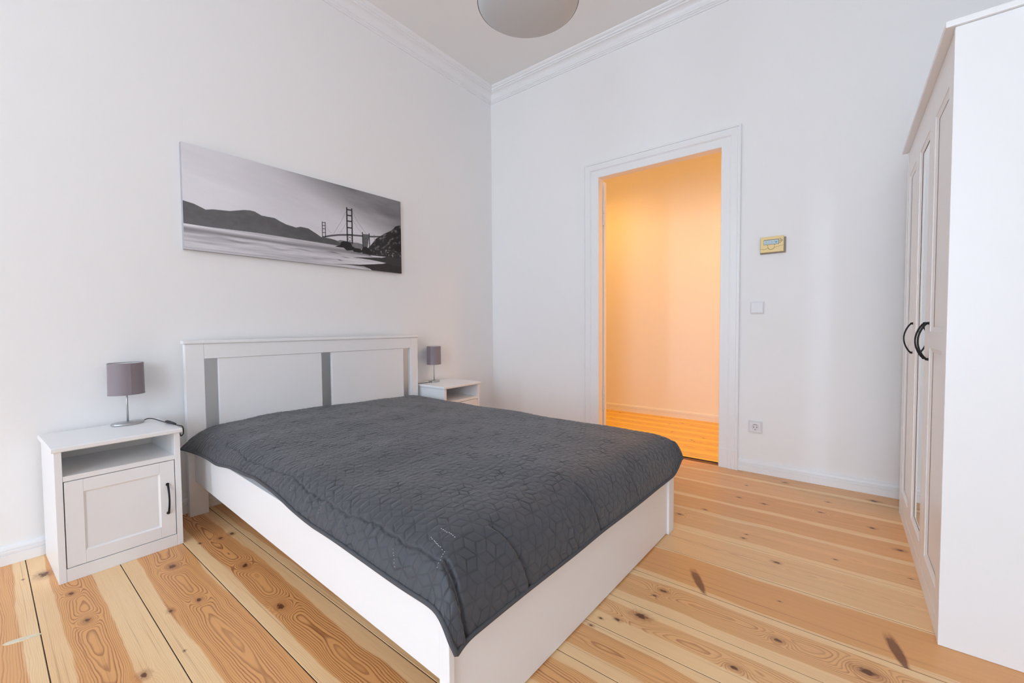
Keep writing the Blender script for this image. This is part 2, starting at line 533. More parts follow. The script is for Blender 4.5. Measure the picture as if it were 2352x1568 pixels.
# door case
door = structure('door_1', (0, (D1 + D2) / 2, 0))
dy0 = (D1 + D2) / 2
CA = [(0, 0), (0, 0.015), (0.003, 0.018), (0.058, 0.018), (0.060, 0.021), (0.064, 0.021), (0.066, 0.026), (0.105, 0.026), (0.107, 0.022), (0.111, 0.022),
      (0.113, 0.030), (0.124, 0.030), (0.126, 0.027), (0.126, 0)]
L_, R_ = D1 - dy0, D2 - dy0
PZ = 0.137
sweep('casing', M['trim'], CA, lambda d, h: ((h, L_ - d * 1.09, PZ), (h, L_ - d * 1.09, DZ + d)), door)
sweep('casing', M['trim'], CA, lambda d, h: ((h, R_ + d, PZ), (h, R_ + d, DZ + d)), door)
sweep('casing', M['trim'], CA, lambda d, h: ((h, L_ - d * 1.09, DZ + d), (h, R_ + d, DZ + d)), door)
PB = [(0, 0), (0, 0.019), (0.003, 0.022), (0.059, 0.022), (0.061, 0.025), (0.066, 0.025), (0.068, 0.030), (0.084, 0.030), (0.086, 0.027), (0.090, 0.027), (0.092, 0.030), (0.106, 0.030), (0.112, 0.034), (0.125, 0.034), (0.128, 0.030), (0.128, 0)]
sweep('plinth_block', M['trim'], PB, lambda d, h: ((h, L_ - d * 1.09, 0), (h, L_ - d * 1.09, PZ)), door)
sweep('plinth_block', M['trim'], PB, lambda d, h: ((h, R_ + d, 0), (h, R_ + d, PZ)), door)
bm = bmesh.new()
add_box(bm, -WT, 0.0, L_ - 0.019, L_, 0, DZ)
add_box(bm, -WT, 0.0, R_, R_ + 0.019, 0, DZ)
add_box(bm, -WT, 0.0, L_ - 0.019, R_ + 0.019, DZ, DZ + 0.019)
obj('lining', bm, M['trim'], door)
bm = bmesh.new()
add_box(bm, -0.125, -0.082, L_ - 0.84, L_ + 0.006, 0.012, DZ - 0.01, 0.003)
leaf = obj('leaf', bm, M['trim'], door)
for zc in (0.385, 1.990):
    bm = bmesh.new()
    for a, b in ((-0.095, -0.002), (0.002, 0.095)):
        add_tube(bm, [(-0.073, L_ + 0.006, zc + a), (-0.073, L_ + 0.006, zc + b)], 0.0085, 12)
    add_tube(bm, [(-0.073, L_ + 0.006, zc + 0.095), (-0.073, L_ + 0.006, zc + 0.102)], [0.0085, 0.004], 12)
    add_tube(bm, [(-0.073, L_ + 0.006, zc - 0.102), (-0.073, L_ + 0.006, zc - 0.095)], [0.004, 0.0085], 12)
    add_box(bm, -0.085, -0.073, L_ - 0.001, L_ + 0.0075, zc - 0.09, zc - 0.003)
    obj('hinge', bm, M['metal_white'], door)
bm = bmesh.new()
add_box(bm, -WT - 0.012, -0.001, D1 + 0.001, D2 - 0.001, -0.05, -0.007, 0.003)
obj('trim_5', bm, M['thresh'], kind='structure')

# hall behind the door
HX = -1.468
HY0, HY1 = -1.3, 3.6
hf = box('floor', M['gap'], HX, -WT - 0.012, HY0, HY1, -0.12, -0.0014, kind='structure')
HS = [-WT - 0.013, -0.26, -0.47, -0.66, -0.88, -1.07, -1.29, HX]
for i, (b, a) in enumerate(zip(HS[:-1], HS[1:])):
    kn = [(rnd.uniform(a + .03, b - .03), rnd.uniform(0.6, 2.2), rnd.uniform(.5, .9)) for _ in range(3)]
    mt = wood('hall_pine_wood', 100 + i, a, b, (a + .03, b - .04, (a + b) / 2), kn, 0.5, 210, pale=0.6, tint=(1.05, 1.02, 0.24))  # orange tint puts the warm hall light into the board colour
    bm = bmesh.new()
    add_box(bm, a + .0012, b - .0012, HY0 + .003, HY1 - .003, -0.02, 0.0, 0.0009, 1)
    obj('plank', bm, mt, hf)
bm = bmesh.new()
add_box(bm, HX - 0.1, HX, HY0 - 0.1, HY1 + 0.1, -0.12, 3.0)
add_box(bm, HX, -WT, HY0 - 0.1, HY0, -0.12, 3.0)
add_box(bm, HX, -WT, HY1, HY1 + 0.1, -0.12, 3.0)
add_box(bm, -WT - 0.001, -WT, HY0, -0.12, -0.12, 3.0)
obj('wall_hall', bm, M['wall'], kind='structure')
box('ceiling', M['ceiling'], HX - 0.1, -WT, HY0 - 0.1, HY1 + 0.1, 3.0, 3.1, kind='structure')
sweep('baseboard_hall', M['trim'], BB, lambda d, h: ((HX + d, HY0, h * 1.0), (HX + d, HY1, h * 1.0)), kind='structure')
emis = bpy.data.materials.new('warm_lamp_glass')
emis.use_nodes = True
eb = emis.node_tree.nodes['Principled BSDF']
eb.inputs['Base Color'].default_value = (0.9, 0.8, 0.6, 1)
eb.inputs['Emission Color'].default_value = (1.0, 0.50, 0.12, 1)
eb.inputs['Emission Strength'].default_value = 6.0
for ly, pw, lb_ in ((0.62, 52.0, 'warm round ceiling lamp glowing in the hall left of the doorway'), (2.75, 74.0, 'warm round ceiling lamp glowing in the hall right of the doorway')):
    hl = thing('hall_lamp', lb_, 'lamp', (-0.60, ly, 3.0))
    bm = bmesh.new()
    add_lathe(bm, [(0, 0), (0.10, 0), (0.10, -0.02), (0.09, -0.022)], 32)
    obj('canopy', bm, M['metal_white'], hl)
    bm = bmesh.new()
    add_lathe(bm, [(0.088, -0.022), (0.13, -0.05), (0.14, -0.085), (0.12, -0.12), (0.07, -0.145), (0, -0.152)], 32)
    obj('glass_bowl', bm, emis, hl, True)
    pl_ = bpy.data.lights.new('hall_light', 'SPOT')
    pl_.spot_size = R(160)
    pl_.spot_blend = 0.7
    pl_.energy = pw
    pl_.color = (1.0, 0.48, 0.10)
    pl_.shadow_soft_size = 0.1
    plo = bpy.data.objects.new('hall_light', pl_)
    COL.objects.link(plo)
    plo.location = (-0.60, ly, 2.83)

# ------------------------------------------------------------------ bed (local frame = world axes turned about the headboard corner)
OX, OY = 2.6263, 0.0951
BROT = R(-1.6856)
bed = thing('bed', 'white lacquered double bed with panelled headboard and plain side rails', 'bed', (OX, OY, 0), BROT)


def bbox(name, x0, x1, y0, y1, z0, z1, bev=0.0025, mt=None):
    return box(name, mt or M['furn'], x0 - OX, x1 - OX, y0 - OY, y1 - OY, z0, z1, bed, bev)


hyf = OY
bbox('leg', 2.540, 2.6263, hyf - 0.04, hyf, 0, 0.939)
bbox('leg', 1.0975, 1.166, hyf - 0.04, hyf, 0, 0.939)
bbox('top_rail', 1.1665, 2.5395, hyf - 0.04, hyf, 0.857, 0.939, 0.0015)
bbox('cap', 1.091, 2.634, hyf - 0.05, hyf + 0.008, 0.9395, 0.957, 0.004)
bbox('lower_rail', 1.1665, 2.5395, hyf - 0.04, hyf - 0.012, 0.20, 0.30, 0.0015)
bbox('panel', 1.885, 2.474, hyf - 0.028, hyf - 0.005, 0.3005, 0.8565, 0.003)
bbox('panel', 1.233, 1.816, hyf - 0.028, hyf - 0.005, 0.3005, 0.8565, 0.003)
bbox('side_rail', 2.573, 2.598, hyf + 0.0005, 2.127, 0.19, 0.380)
bbox('side_rail', 1.126, 1.150, hyf + 0.0005, 2.127, 0.19, 0.380)
bbox('foot_post', 2.5855, 2.6026, 2.1275, 2.163, 0, 0.362)
bbox('foot_post', 1.1205, 1.189, 2.1275, 2.163, 0, 0.362, 0.003)
bbox('footboard', 1.1895, 2.585, 2.1275, 2.1535, 0.006, 0.360)
bm = bmesh.new()
for k in range(14):
    y = 0.16 + k * 0.142
    add_box(bm, 1.1505 - OX, 2.5725 - OX, y - OY, y + 0.07 - OY, 0.20, 0.215)
obj('slat_base', bm, M['furn_in'], bed, kind='stuff')

mattress = thing('mattress', 'white mattress showing between side rail and grey bedspread', 'mattress', (OX, OY, 0), BROT)
bm = bmesh.new()
add_box(bm, 1.156 - OX, 2.564 - OX, 0.115 - OY, 2.085 - OY, 0.2155, 0.450, 0.03, 4)
obj('cover', bm, M['sheet'], mattress, True)

# ------------------------------------------------------------------ quilted bedspread
M['quilt'] = mat('slate_quilt_fabric', (0.074, 0.079, 0.092, 1), 0.5, bump=(900, 0.3), sheen=0.18, spec=0.5)
M['quilt_edge'] = mat('slate_binding', (0.075, 0.078, 0.086, 1), 0.6, bump=(900, 0.3), spec=0.35)


def resample(pts, step, smooth_n=6):
    p = np.array(pts, float)
    L = np.concatenate([[0], np.cumsum(np.linalg.norm(np.diff(p, axis=0), axis=1))])
    n = int(L[-1] / 0.002)
    s = np.linspace(0, L[-1], n)
    q = np.stack([np.interp(s, L, p[:, k]) for k in range(2)], 1)
    for _ in range(smooth_n * 30):
        q[1:-1] = 0.25 * q[:-2] + 0.5 * q[1:-1] + 0.25 * q[2:]
    L2 = np.concatenate([[0], np.cumsum(np.linalg.norm(np.diff(q, axis=0), axis=1))])
    m_ = int(L2[-1] / step)
    s2 = np.linspace(0, L2[-1], m_)
    return np.stack([np.interp(s2, L2, q[:, k]) for k in range(2)], 1), s2


xp, sl = resample([(1.082, .355), (1.088, .42), (1.097, .452), (1.115, .470), (1.16, .477), (1.55, .484), (2.0, .496), (2.40, .496), (2.50, .490), (2.555, .474), (2.586, .446), (2.606, .415), (2.617, .383)], 0.0024)
yp, tl = resample([(0.103, .496), (1.95, .496), (2.02, .490), (2.08, .476), (2.13, .444), (2.160, .400), (2.178, .355), (2.190, .305)], 0.0024)
S, T = np.meshgrid(np.arange(len(sl)), np.arange(len(tl)), indexing='ij')
px, pz = xp[S, 0], xp[S, 1]
py, qz = yp[T, 0], yp[T, 1]
# hem height of the near side along the bed
hem = np.interp(py, [0.10, 0.37, .55, .70, .85, 1.03, 1.20, 1.36, 1.54, 1.75, 2.06, 2.2], [.385, .380, .390, .404, .420, .430, .416, .398, .388, .386, .383, .383])
near = px > 2.35
fz = np.where(near & (pz < .462), .462 - (.462 - pz) * (.462 - hem) / (.462 - .383), pz)
drx = .496 - fz
far = np.clip((1.30 - px) / .20, 0, 1)
dry = .496 - qz
drx = drx * (1 - far * np.clip(dry / .10, 0, 1))
Z = .496 - (np.maximum(drx, 1e-6) ** 2.6 + np.maximum(dry, 1e-6) ** 2.6) ** (1 / 2.6)
# the corner by the nightstand sticks out
fl = np.exp(-np.maximum(py - 0.10, 0) / 0.10) * np.clip((.470 - fz) / .085, 0, 1) * near
X = px + 0.050 * fl
Y = py.copy()
Z = Z + 0.004 * fl
Z = Z + 0.05 * np.clip((1.22 - px) / .12, 0, 1) ** 1.5 * np.clip((dry - .03) / .15, 0, 1)
# the draped corner at the foot folds outwards
cf = np.clip((.47 - fz) / .085, 0, 1) * np.clip((.44 - qz) / .13, 0, 1) * near
X = X + 0.006 * cf - 0.010 * cf ** 4
Y = Y + 0.012 * cf - 0.003 * cf ** 4
Z = Z + 0.012 * cf ** 4
# broad unevenness and pull wrinkles
rn = np.random.RandomState(3)
wr = np.zeros_like(Z)
for k in range(26):
    a = rn.uniform(-0.5, 0.5) + (0 if k % 2 else math.pi / 2)
    f = rn.uniform(5, 26)
    wr += np.sin((X * math.cos(a) + Y * math.sin(a)) * f + rn.uniform(0, 6)) * 0.0022 / (1 + f / 9)
Pp = np.stack([X, Y, Z + wr * np.clip(1 - dry / .1, .3, 1)], -1)
du = np.gradient(Pp, axis=0)
dv = np.gradient(Pp, axis=1)
N = np.cross(du, dv)
N /= np.linalg.norm(N, axis=-1, keepdims=True)
N *= np.sign(N[..., 2:3] + 1e-6) if False else 1.0
if N[len(sl) // 2, len(tl) // 2, 2] < 0:
    N = -N
# stitched rhombus (tumbling block) pattern in cloth coordinates
U = sl[S] + 0.0025 * np.sin(tl[T] * 19) + 0.0018 * np.sin(sl[S] * 31 + tl[T] * 23)
V = tl[T] + 0.0025 * np.sin(sl[S] * 17) + 0.0018 * np.sin(sl[S] * 27 - tl[T] * 29)
ang = R(92)
U2 = U * math.cos(ang) - V * math.sin(ang)
V2 = U * math.sin(ang) + V * math.cos(ang)
Rh = 0.034
hw_ = Rh * math.sqrt(3)
best = None
for oy in (0, 1):
    cy = np.round((V2 - oy * 1.5 * Rh) / (3 * Rh)) * 3 * Rh + oy * 1.5 * Rh
    cx = np.round((U2 - oy * hw_ / 2) / hw_) * hw_ + oy * hw_ / 2
    d2 = (U2 - cx) ** 2 + (V2 - cy) ** 2
    if best is None:
        best, lx, ly = d2, U2 - cx, V2 - cy
    else:
        mk = d2 < best
        lx = np.where(mk, U2 - cx, lx)
        ly = np.where(mk, V2 - cy, ly)
dist = np.full_like(lx, 1.0)
for k in range(3):
    a = math.pi / 3 * k
    dist = np.minimum(dist, hw_ / 2 - np.abs(lx * math.cos(a) + ly * math.sin(a)))
for k in range(3):
    a = math.pi / 2 + 2 * math.pi / 3 * k
    al = lx * math.cos(a) + ly * math.sin(a)
    pe = np.abs(-lx * math.sin(a) + ly * math.cos(a))
    dist = np.where(al > 0, np.minimum(dist, pe), dist)
dist = np.maximum(dist, 0)
deep = np.zeros_like(dist)
for k in range(14):
    a = rn.uniform(0, math.pi)
    deep += np.sin((U * math.cos(a) + V * math.sin(a)) * rn.uniform(25, 90) + rn.uniform(0, 6))
deep = np.clip(deep / 14 ** .5 * .9, 0, 1.6)
stitch_shade = np.exp(-(dist / 0.0014) ** 2) * (0.55 + 0.45 * np.clip(deep, 0, 1))  # dark thread, with crease shade painted in where the folds run deep
disp = -(0.0011 + 0.0015 * deep) * np.exp(-(dist / 0.0018) ** 2) + 0.0004 * np.minimum(dist / 0.008, 1)
# crinkle of the fabric between the stitches, elongated across the bed
cr = np.zeros_like(disp)
for k in range(30):
    a = rn.normal(math.pi / 2, 0.35)
    f = rn.uniform(60, 260)
    cr += np.sin((U * math.cos(a) + V * math.sin(a)) * f + rn.uniform(0, 6) + 1.5 * np.sin(U * rn.uniform(8, 30) + rn.uniform(0, 6))) / 30 ** .5
disp += 0.00055 * cr
# pinched line along the near edge of the mattress
edge = 2.572 + 0.005 * np.sin(Y * 9) + 0.003 * np.sin(Y * 23 + 1) + 0.002 * np.sin(Y * 67 + 2) + 0.0012 * np.sin(Y * 143)
ew = np.clip((Y - 0.2) / 0.5, 0.25, 1)
disp -= 0.0048 * ew * np.exp(-((px - edge) / 0.0032) ** 2)
stitch_shade = np.maximum(stitch_shade, 0.6 * ew * np.exp(-((px - edge) / 0.0022) ** 2))  # shade of the pinched crease painted into the cloth colour
disp += 0.0010 * ew * np.exp(-((px - edge) / 0.022) ** 2)
pk = np.exp(-((px - edge - 0.016) / 0.022) ** 2)
disp += pk * ew * 0.0017 * np.sin(Y * 130 + 3 * np.sin(Y * 14)) * (0.6 + 0.4 * np.sin(Y * 31))
# pleats in the foot drop
for (x0, y0, x1, y1, dep) in ((2.385, 2.09, 2.330, 2.19, .008), (1.955, 2.10, 1.925, 2.19, .007), (2.09, 2.14, 2.075, 2.19, .003), (1.62, 2.13, 1.60, 2.19, .003), (2.556, 2.10, 2.572, 2.19, .012)):
    t_ = np.clip((Y - y0) / (y1 - y0), 0, 1)
    xc = x0 + (x1 - x0) * t_
    on = np.clip((Y - y0 + 0.01) / 0.02, 0, 1)
    disp += on * (-dep * np.exp(-((X - xc) / 0.006) ** 2) + 0.5 * dep * np.exp(-((X - xc - 0.016) / 0.014) ** 2))
# scattered short creases on the top
for k in range(60):
    cx0, cy0 = rn.uniform(1.2, 2.5), rn.uniform(0.3, 2.0)
    a = rn.normal(0.15, 0.25)
    ln, dp = rn.uniform(0.02, 0.09), rn.uniform(.0012, .0028)
    al = (X - cx0) * math.cos(a) + (Y - cy0) * math.sin(a)
    pe = -(X - cx0) * math.sin(a) + (Y - cy0) * math.cos(a)
    disp -= dp * np.exp(-(al / ln) ** 2 - (pe / 0.005) ** 2)
Q = Pp + N * disp[..., None]
nS, nT = len(sl), len(tl)
top = Q.reshape(-1, 3)
allv = top - np.array([OX, OY, 0])
idx = np.arange(nS * nT).reshape(nS, nT)
a_, b_, c_, d_ = idx[:-1, :-1].ravel(), idx[1:, :-1].ravel(), idx[1:, 1:].ravel(), idx[:-1, 1:].ravel()
f_top = np.stack([a_, b_, c_, d_], 1)
faces = f_top
me = bpy.data.meshes.new('quilted_top')
me.vertices.add(len(allv))
me.vertices.foreach_set('co', allv.astype(np.float32).ravel())
me.loops.add(faces.size)
me.loops.foreach_set('vertex_index', faces.astype(np.int32).ravel())
me.polygons.add(len(faces))
me.polygons.foreach_set('loop_start', (np.arange(len(faces)) * 4).astype(np.int32))
me.polygons.foreach_set('use_smooth', np.ones(len(faces), bool))
me.update(calc_edges=True)
me.validate()
sa = me.attributes.new('stitch_shade', 'FLOAT', 'POINT')
sa.data.foreach_set('value', stitch_shade.reshape(-1).astype(np.float32))
qn = M['quilt'].node_tree
qa = qn.nodes.new('ShaderNodeAttribute')
qa.attribute_name = 'stitch_shade'
qm = qn.nodes.new('ShaderNodeMix')
qm.data_type = 'RGBA'
qm.inputs[6].default_value = (0.052, 0.056, 0.067, 1)      # cloth
qm.inputs[7].default_value = (0.018, 0.019, 0.023, 1)      # darker thread, also the painted crease shade
qn.links.new(qa.outputs['Fac'], qm.inputs[0])
qn.links.new(qm.outputs[2], qn.nodes['Principled BSDF'].inputs['Base Color'])
me.materials.append(M['quilt'])
spread = thing('bedspread', 'dark slate grey quilted bedspread with stitched rhombus pattern draped over bed', 'bedspread', (OX, OY, 0), BROT)
qo = bpy.data.objects.new('quilted_top', me)
COL.objects.link(qo)
qo.parent = spread
# binding strip round the hem
ring = [Pp[-1, k] for k in range(0, nT, 8)] + [Pp[k, -1] for k in range(nS - 1, -1, -8)] + [Pp[0, k] for k in range(nT - 1, -1, -8)]
bm = bmesh.new()
add_tube(bm, [Vector(p) - Vector((OX, OY, 0)) for p in ring], 0.0062, 8)
obj('hem_binding', bm, M['quilt_edge'], spread, True)
# loose white stitches near the foot corner
bm = bmesh.new()
for (sx, sy, a, n) in ((2.535, 2.02, 80, 9), (2.50, 2.02, 95, 8), (2.545, 2.085, 20, 6), (2.585, 1.30, 35, 3), (2.583, 1.52, 35, 4), (2.588, 1.93, 60, 6)):
    for k in range(n):
        x = sx + math.cos(R(a)) * k * 0.007
        y = sy + math.sin(R(a)) * k * 0.007
        i = int(np.argmin(np.abs(xp[:, 0] - x)))
        j = int(np.argmin(np.abs(yp[:, 0] - y)))
        p = Vector(Q[i, j]) + Vector(N[i, j]) * 0.0008 - Vector((OX, OY, 0))
        dvec = Vector((math.cos(R(a)), math.sin(R(a)), 0)) * 0.0017
        add_tube(bm, [p - dvec, p + dvec], 0.0006, 5)
obj('stitching', bm, M['thread'], spread, kind='stuff')


# ------------------------------------------------------------------ bedside cabinets
def arc_handle(name, p0, p1, bulge, rad, parent):
    """bow handle between two feet, bulging along the vector"""
    p0, p1, bulge = Vector(p0), Vector(p1), Vector(bulge)
    pts, rr = [], []
    n = 20
    for k in range(n + 1):
        t = k / n
        s = math.sin(math.pi * t) ** 0.75 if 0 < t < 1 else 0.0
        pts.append(p0.lerp(p1, t) + bulge * (0.18 + 0.82 * s))
        rr.append(rad * (0.85 + 0.25 * abs(2 * t - 1)))
    bm = bmesh.new()
    add_tube(bm, pts, rr, 10)
    for p in (p0, p1):
        add_tube(bm, [p, p + bulge * 0.1, p + bulge * 0.30], [rad * 1.7, rad * 1.5, rad * 1.15], 12)
    return obj(name, bm, M['black'], parent, True)


def framed_door(name, x0, x1, z0, z1, y, parent, stile=0.055, rail=0.052, mids=(), th=0.018, depth=0.0055, panel_mt=None, panel_name='panel', mo=0.006):
    """frame on the front plane y (facing +y if th<0 ... here the front faces +y*sgn)"""
    sg = 1 if th > 0 else -1
    t = abs(th)
    lo, hi = (y - t, y) if sg > 0 else (y, y + t)
    bm = bmesh.new()
    add_box(bm, x0, x0 + stile, lo, hi, z0, z1, 0.0018)
    add_box(bm, x1 - stile, x1, lo, hi, z0, z1, 0.0018)
    edges = [z0] + [v for mm in mids for v in mm] + [z1]
    add_box(bm, x0 + stile, x1 - stile, lo, hi, z0, z0 + rail, 0.0012)
    add_box(bm, x0 + stile, x1 - stile, lo, hi, z1 - rail, z1, 0.0012)
    for (a, b) in mids:
        add_box(bm, x0 + stile, x1 - stile, lo, hi, a, b, 0.0012)
    # sloped moulding inside each opening
    zs = [z0 + rail] + [v for mm in mids for v in mm] + [z1 - rail]
    yf = hi if sg > 0 else lo
    yb = yf - sg * depth
    for k in range(0, len(zs), 2):
        za, zb = zs[k], zs[k + 1]
        xa, xb = x0 + stile, x1 - stile
        o1 = [(xa, za), (xb, za), (xb, zb), (xa, zb)]
        o2 = [(xa + mo, za + mo), (xb - mo, za + mo), (xb - mo, zb - mo), (xa + mo, zb - mo)]
        A = [bm.verts.new((p[0], yf - sg * 0.0025, p[1])) for p in o1]
        B = [bm.verts.new((p[0], yb, p[1])) for p in o2]
        C = [bm.verts.new((p[0], yb - sg * 0.001, p[1])) for p in o1]
        for i in range(4):
            j = (i + 1) % 4
            bm.faces.new((A[i], A[j], B[j], B[i]))
            bm.faces.new((B[i], B[j], C[j], C[i]))
    dr = obj(name, bm, M['furn'], parent)
    pb = yb - sg * 0.0012
    for k in range(0, len(zs), 2):
        box(panel_name, panel_mt or M['furn'], x0 + stile, x1 - stile, min(pb, pb - sg * 0.005), max(pb, pb - sg * 0.005), zs[k], zs[k + 1], dr)
    return dr


NW, ND, NH = 0.407, 0.375, 0.553
LBL = 'white bedside cabinet with open shelf and black bow handle, standing left of the bed'
ns = thing('nightstand', LBL, 'nightstand', (3.1373, 0.4111, 0), R(1.5758), 'bedside cabinets')
sp_ = 0.022
box('side_panel', M['furn'], -sp_, 0, -ND, 0, 0, 0.5325, ns, 0.0015)
box('side_panel', M['furn'], -NW, -NW + sp_, -ND, 0, 0, 0.5325, ns, 0.0015)
box('top', M['furn'], -NW - 0.0097, 0.0097, -ND, 0.0097, 0.533, NH, ns, 0.006, seg=3)
box('shelf', M['furn'], -NW + sp_ + .0005, -sp_ - .0005, -ND + 0.012, -0.001, 0.410, 0.431, ns, 0.001)
box('back_panel', M['furn_in'], -NW + sp_ + .0005, -sp_ - .0005, -ND + 0.002, -ND + 0.010, 0.06, 0.5325, ns)
box('plinth', M['furn'], -NW + sp_ + .0005, -sp_ - .0005, -0.020, -0.0005, 0.0, 0.053, ns, 0.001)
box('bottom_panel', M['furn_in'], -NW + sp_ + .0005, -sp_ - .0005, -ND + 0.011, -0.0215, 0.036, 0.052, ns)
nd = framed_door('door', -NW + sp_ + 0.003, -sp_ - 0.003, 0.056, 0.407, -0.0012, ns)
arc_handle('handle', (-NW + 0.053, -0.0012, 0.166), (-NW + 0.053, -0.0012, 0.300), (0, 0.024, 0), 0.0042, nd)
copy_thing(ns, (1.058, 0.4095, 0), R(0.6), 'white bedside cabinet half hidden behind the bed, in the corner by the door wall')

# ------------------------------------------------------------------ table lamps
def table_lamp(label, loc, rz):
    t = thing('table_lamp', label, 'lamp', loc, rz, 'bedside table lamps')
    bm = bmesh.new()
    add_lathe(bm, [(0, 0), (0.062, 0), (0.064, 0.002), (0.064, 0.009), (0.061, 0.011), (0, 0.012)], 48, ex=1.0, ey=0.72)
    add_lathe(bm, [(0.022, 0.0115), (0.020, 0.0135), (0, 0.014)], 32)
    obj('base', bm, M['steel'], t, True)
    bm = bmesh.new()
    add_tube(bm, [(0, 0, 0.012), (0, 0, 0.10), (0, 0, 0.215)], 0.0042, 14)
    obj('stem', bm, M['steel'], t, True)
    bm = bmesh.new()
    add_lathe(bm, [(0.070, 0.150), (0.0685, 0.302)], 56, ex=1.0, ey=0.86)
    add_lathe(bm, [(0.0705, 0.149), (0.0708, 0.152), (0.0702, 0.155)], 56, ex=1.0, ey=0.86)
    add_lathe(bm, [(0.0688, 0.298), (0.0692, 0.301), (0.0684, 0.3035)], 56, ex=1.0, ey=0.86)
    # overlapped seam of the fabric
    for zz in (0,):
        v = []
        for (aa, rr) in ((1.40, 1.004), (1.55, 1.022)):
            for z, r0 in ((0.150, 0.070), (0.302, 0.0685)):
                v.append(bm.verts.new((r0 * rr * math.cos(aa), r0 * rr * 0.86 * math.sin(aa), z)))
        bm.faces.new((v[0], v[1], v[3], v[2]))
    sh = obj('shade', bm, M['shade'], t, True)
    bm = bmesh.new()
    add_lathe(bm, [(0.0685, 0.151), (0.0670, 0.301)], 56, ex=1.0, ey=0.86)
    obj('lining', bm, M['shade_in'], sh, True)
    bm = bmesh.new()
    for k in range(3):
        a = k * 2 * math.pi / 3 + 0.4
        add_tube(bm, [(0, 0, 0.205), (0.066 * math.cos(a), 0.057 * math.sin(a), 0.285)], 0.0012, 6)
    add_lathe(bm, [(0, 0.17), (0.014, 0.17), (0.014, 0.22), (0, 0.222)], 20)
    obj('socket', bm, M['shade_in'], t, True)
    return t


def cord(t, pts, switch=None):
    """cable given in world space, stored as a part of the lamp"""
    mw = Matrix.Translation(t.location) @ Matrix.Rotation(t.rotation_euler.z, 4, 'Z')
    inv = mw.inverted()
    p = [Vector(q) for q in pts]
    fine = []
    for i in range(len(p) - 1):
        p0, p1, p2, p3 = p[max(i - 1, 0)], p[i], p[i + 1], p[min(i + 2, len(p) - 1)]
        for k in range(8):
            u = k / 8
            fine.append(0.5 * ((2 * p1) + (-p0 + p2) * u + (2 * p0 - 5 * p1 + 4 * p2 - p3) * u * u + (-p0 + 3 * p1 - 3 * p2 + p3) * u ** 3))
    fine.append(p[-1])
    bm = bmesh.new()
    add_tube(bm, [inv @ q for q in fine], 0.0024, 8)
    c = obj('cord', bm, M['cable'], t, True)
    if switch:
        a, b = inv @ Vector(switch[0]), inv @ Vector(switch[1])
        bm = bmesh.new()
        add_tube(bm, [a, a.lerp(b, .15), a.lerp(b, .3), a.lerp(b, .75), b], [0.0035, 0.0075, 0.008, 0.006, 0.0035], 12)
        obj('cord_switch', bm, M['cable'], c, True)


la = table_lamp('small table lamp with grey shade on the bedside cabinet left of the bed', (2.862, 0.088, NH + .0006), R(10))
cord(la, [(2.803, 0.080, NH + .006), (2.785, 0.075, NH + .012), (2.765, 0.09, NH + .010), (2.748, 0.15, NH + .0042), (2.738, 0.24, NH + .0042), (2.730, 0.31, NH + .0050), (2.7225, 0.355, NH + .0052), (2.7130, 0.372, NH + .001), (2.7105, 0.377, NH - .018), (2.7110, 0.375, NH - .034), (2.7170, 0.365, NH - .046), (2.7240, 0.33, NH - .060), (2.7245, 0.2, .12), (2.7245, 0.12, .004)], ((2.742, 0.215, NH + .0095), (2.728, 0.325, NH + .0095)))
lb = table_lamp('small table lamp with grey shade on the bedside cabinet by the door wall', (0.885, 0.092, NH + .0006), R(35))
cord(lb, [(0.937, 0.125, NH + .006), (0.965, 0.130, NH + .006), (1.00, 0.115, NH + .004), (1.045, 0.10, NH + .003), (1.0725, 0.088, NH + .001), (1.0755, 0.085, NH - .02), (1.0755, 0.08, NH - .2), (1.0755, 0.06, 0.15), (1.0755, 0.05, 0.004)])

# ------------------------------------------------------------------ wardrobe
WX0, WX1, WY, WH = 0.2501, 1.4483, 3.109, 1.915
wd = thing('wardrobe', 'tall white three-door wardrobe with mirrored middle door and black handles', 'wardrobe', (WX1, WY, 0))
Wb = WX1 - WX0


def wbox(name, x0, x1, y0, y1, z0, z1, bev=0.002, mt=None):
    return box(name, mt or M['furn'], x0, x1, y0, y1, z0, z1, wd, bev)


BK = RY - 0.022 - WY
wbox('side_panel', -0.019, 0, 0, BK, 0, WH)
wbox('side_panel', -Wb, -Wb + 0.019, 0, BK, 0, WH)
wbox('plinth', -Wb + 0.0195, -0.0195, 0.001, 0.019, 0, 0.064)
wbox('frieze', -Wb + 0.0195, -0.0195, 0.003, 0.020, 1.853, WH)
wbox('cornice', -Wb - 0.010, 0.010, -0.022, BK, WH + 0.0005, WH + 0.020, 0.004)
wbox('back_panel', -Wb + 0.0195, -0.0195, BK - 0.008, BK - 0.002, 0.03, WH - 0.001, 0)
wbox('top_panel', -Wb + 0.0195, -0.0195, 0.021, BK - 0.0085, 1.88, 1.90, 0)
wbox('bottom_panel', -Wb + 0.0195, -0.0195, 0.0225, BK - 0.0085, 0.045, 0.064, 0)
dw = Wb / 3
MID = [(0.930, 0.992)]
for k in range(3):
    xa = -Wb + k * dw + (0.0205 if k == 0 else 0.0015)
    xb = -Wb + (k + 1) * dw - (0.0205 if k == 2 else 0.0015)
    if k == 1:
        dr = framed_door('door', xa, xb, 0.067, 1.850, 0.0015, wd, 0.062, 0.075, (), -0.018, 0.008, M['mirror'], 'mirror', 0.016)
    else:
        dr = framed_door('door', xa, xb, 0.067, 1.850, 0.0015, wd, 0.062, 0.075, MID, -0.018, 0.008, None, 'panel', 0.016)
    hx = (xb - 0.032) if k < 2 else (xa + 0.040)
    arc_handle('handle', (hx, 0.0015, 0.886), (hx, 0.0015, 1.022), (0, -0.030, 0), 0.0033, dr)

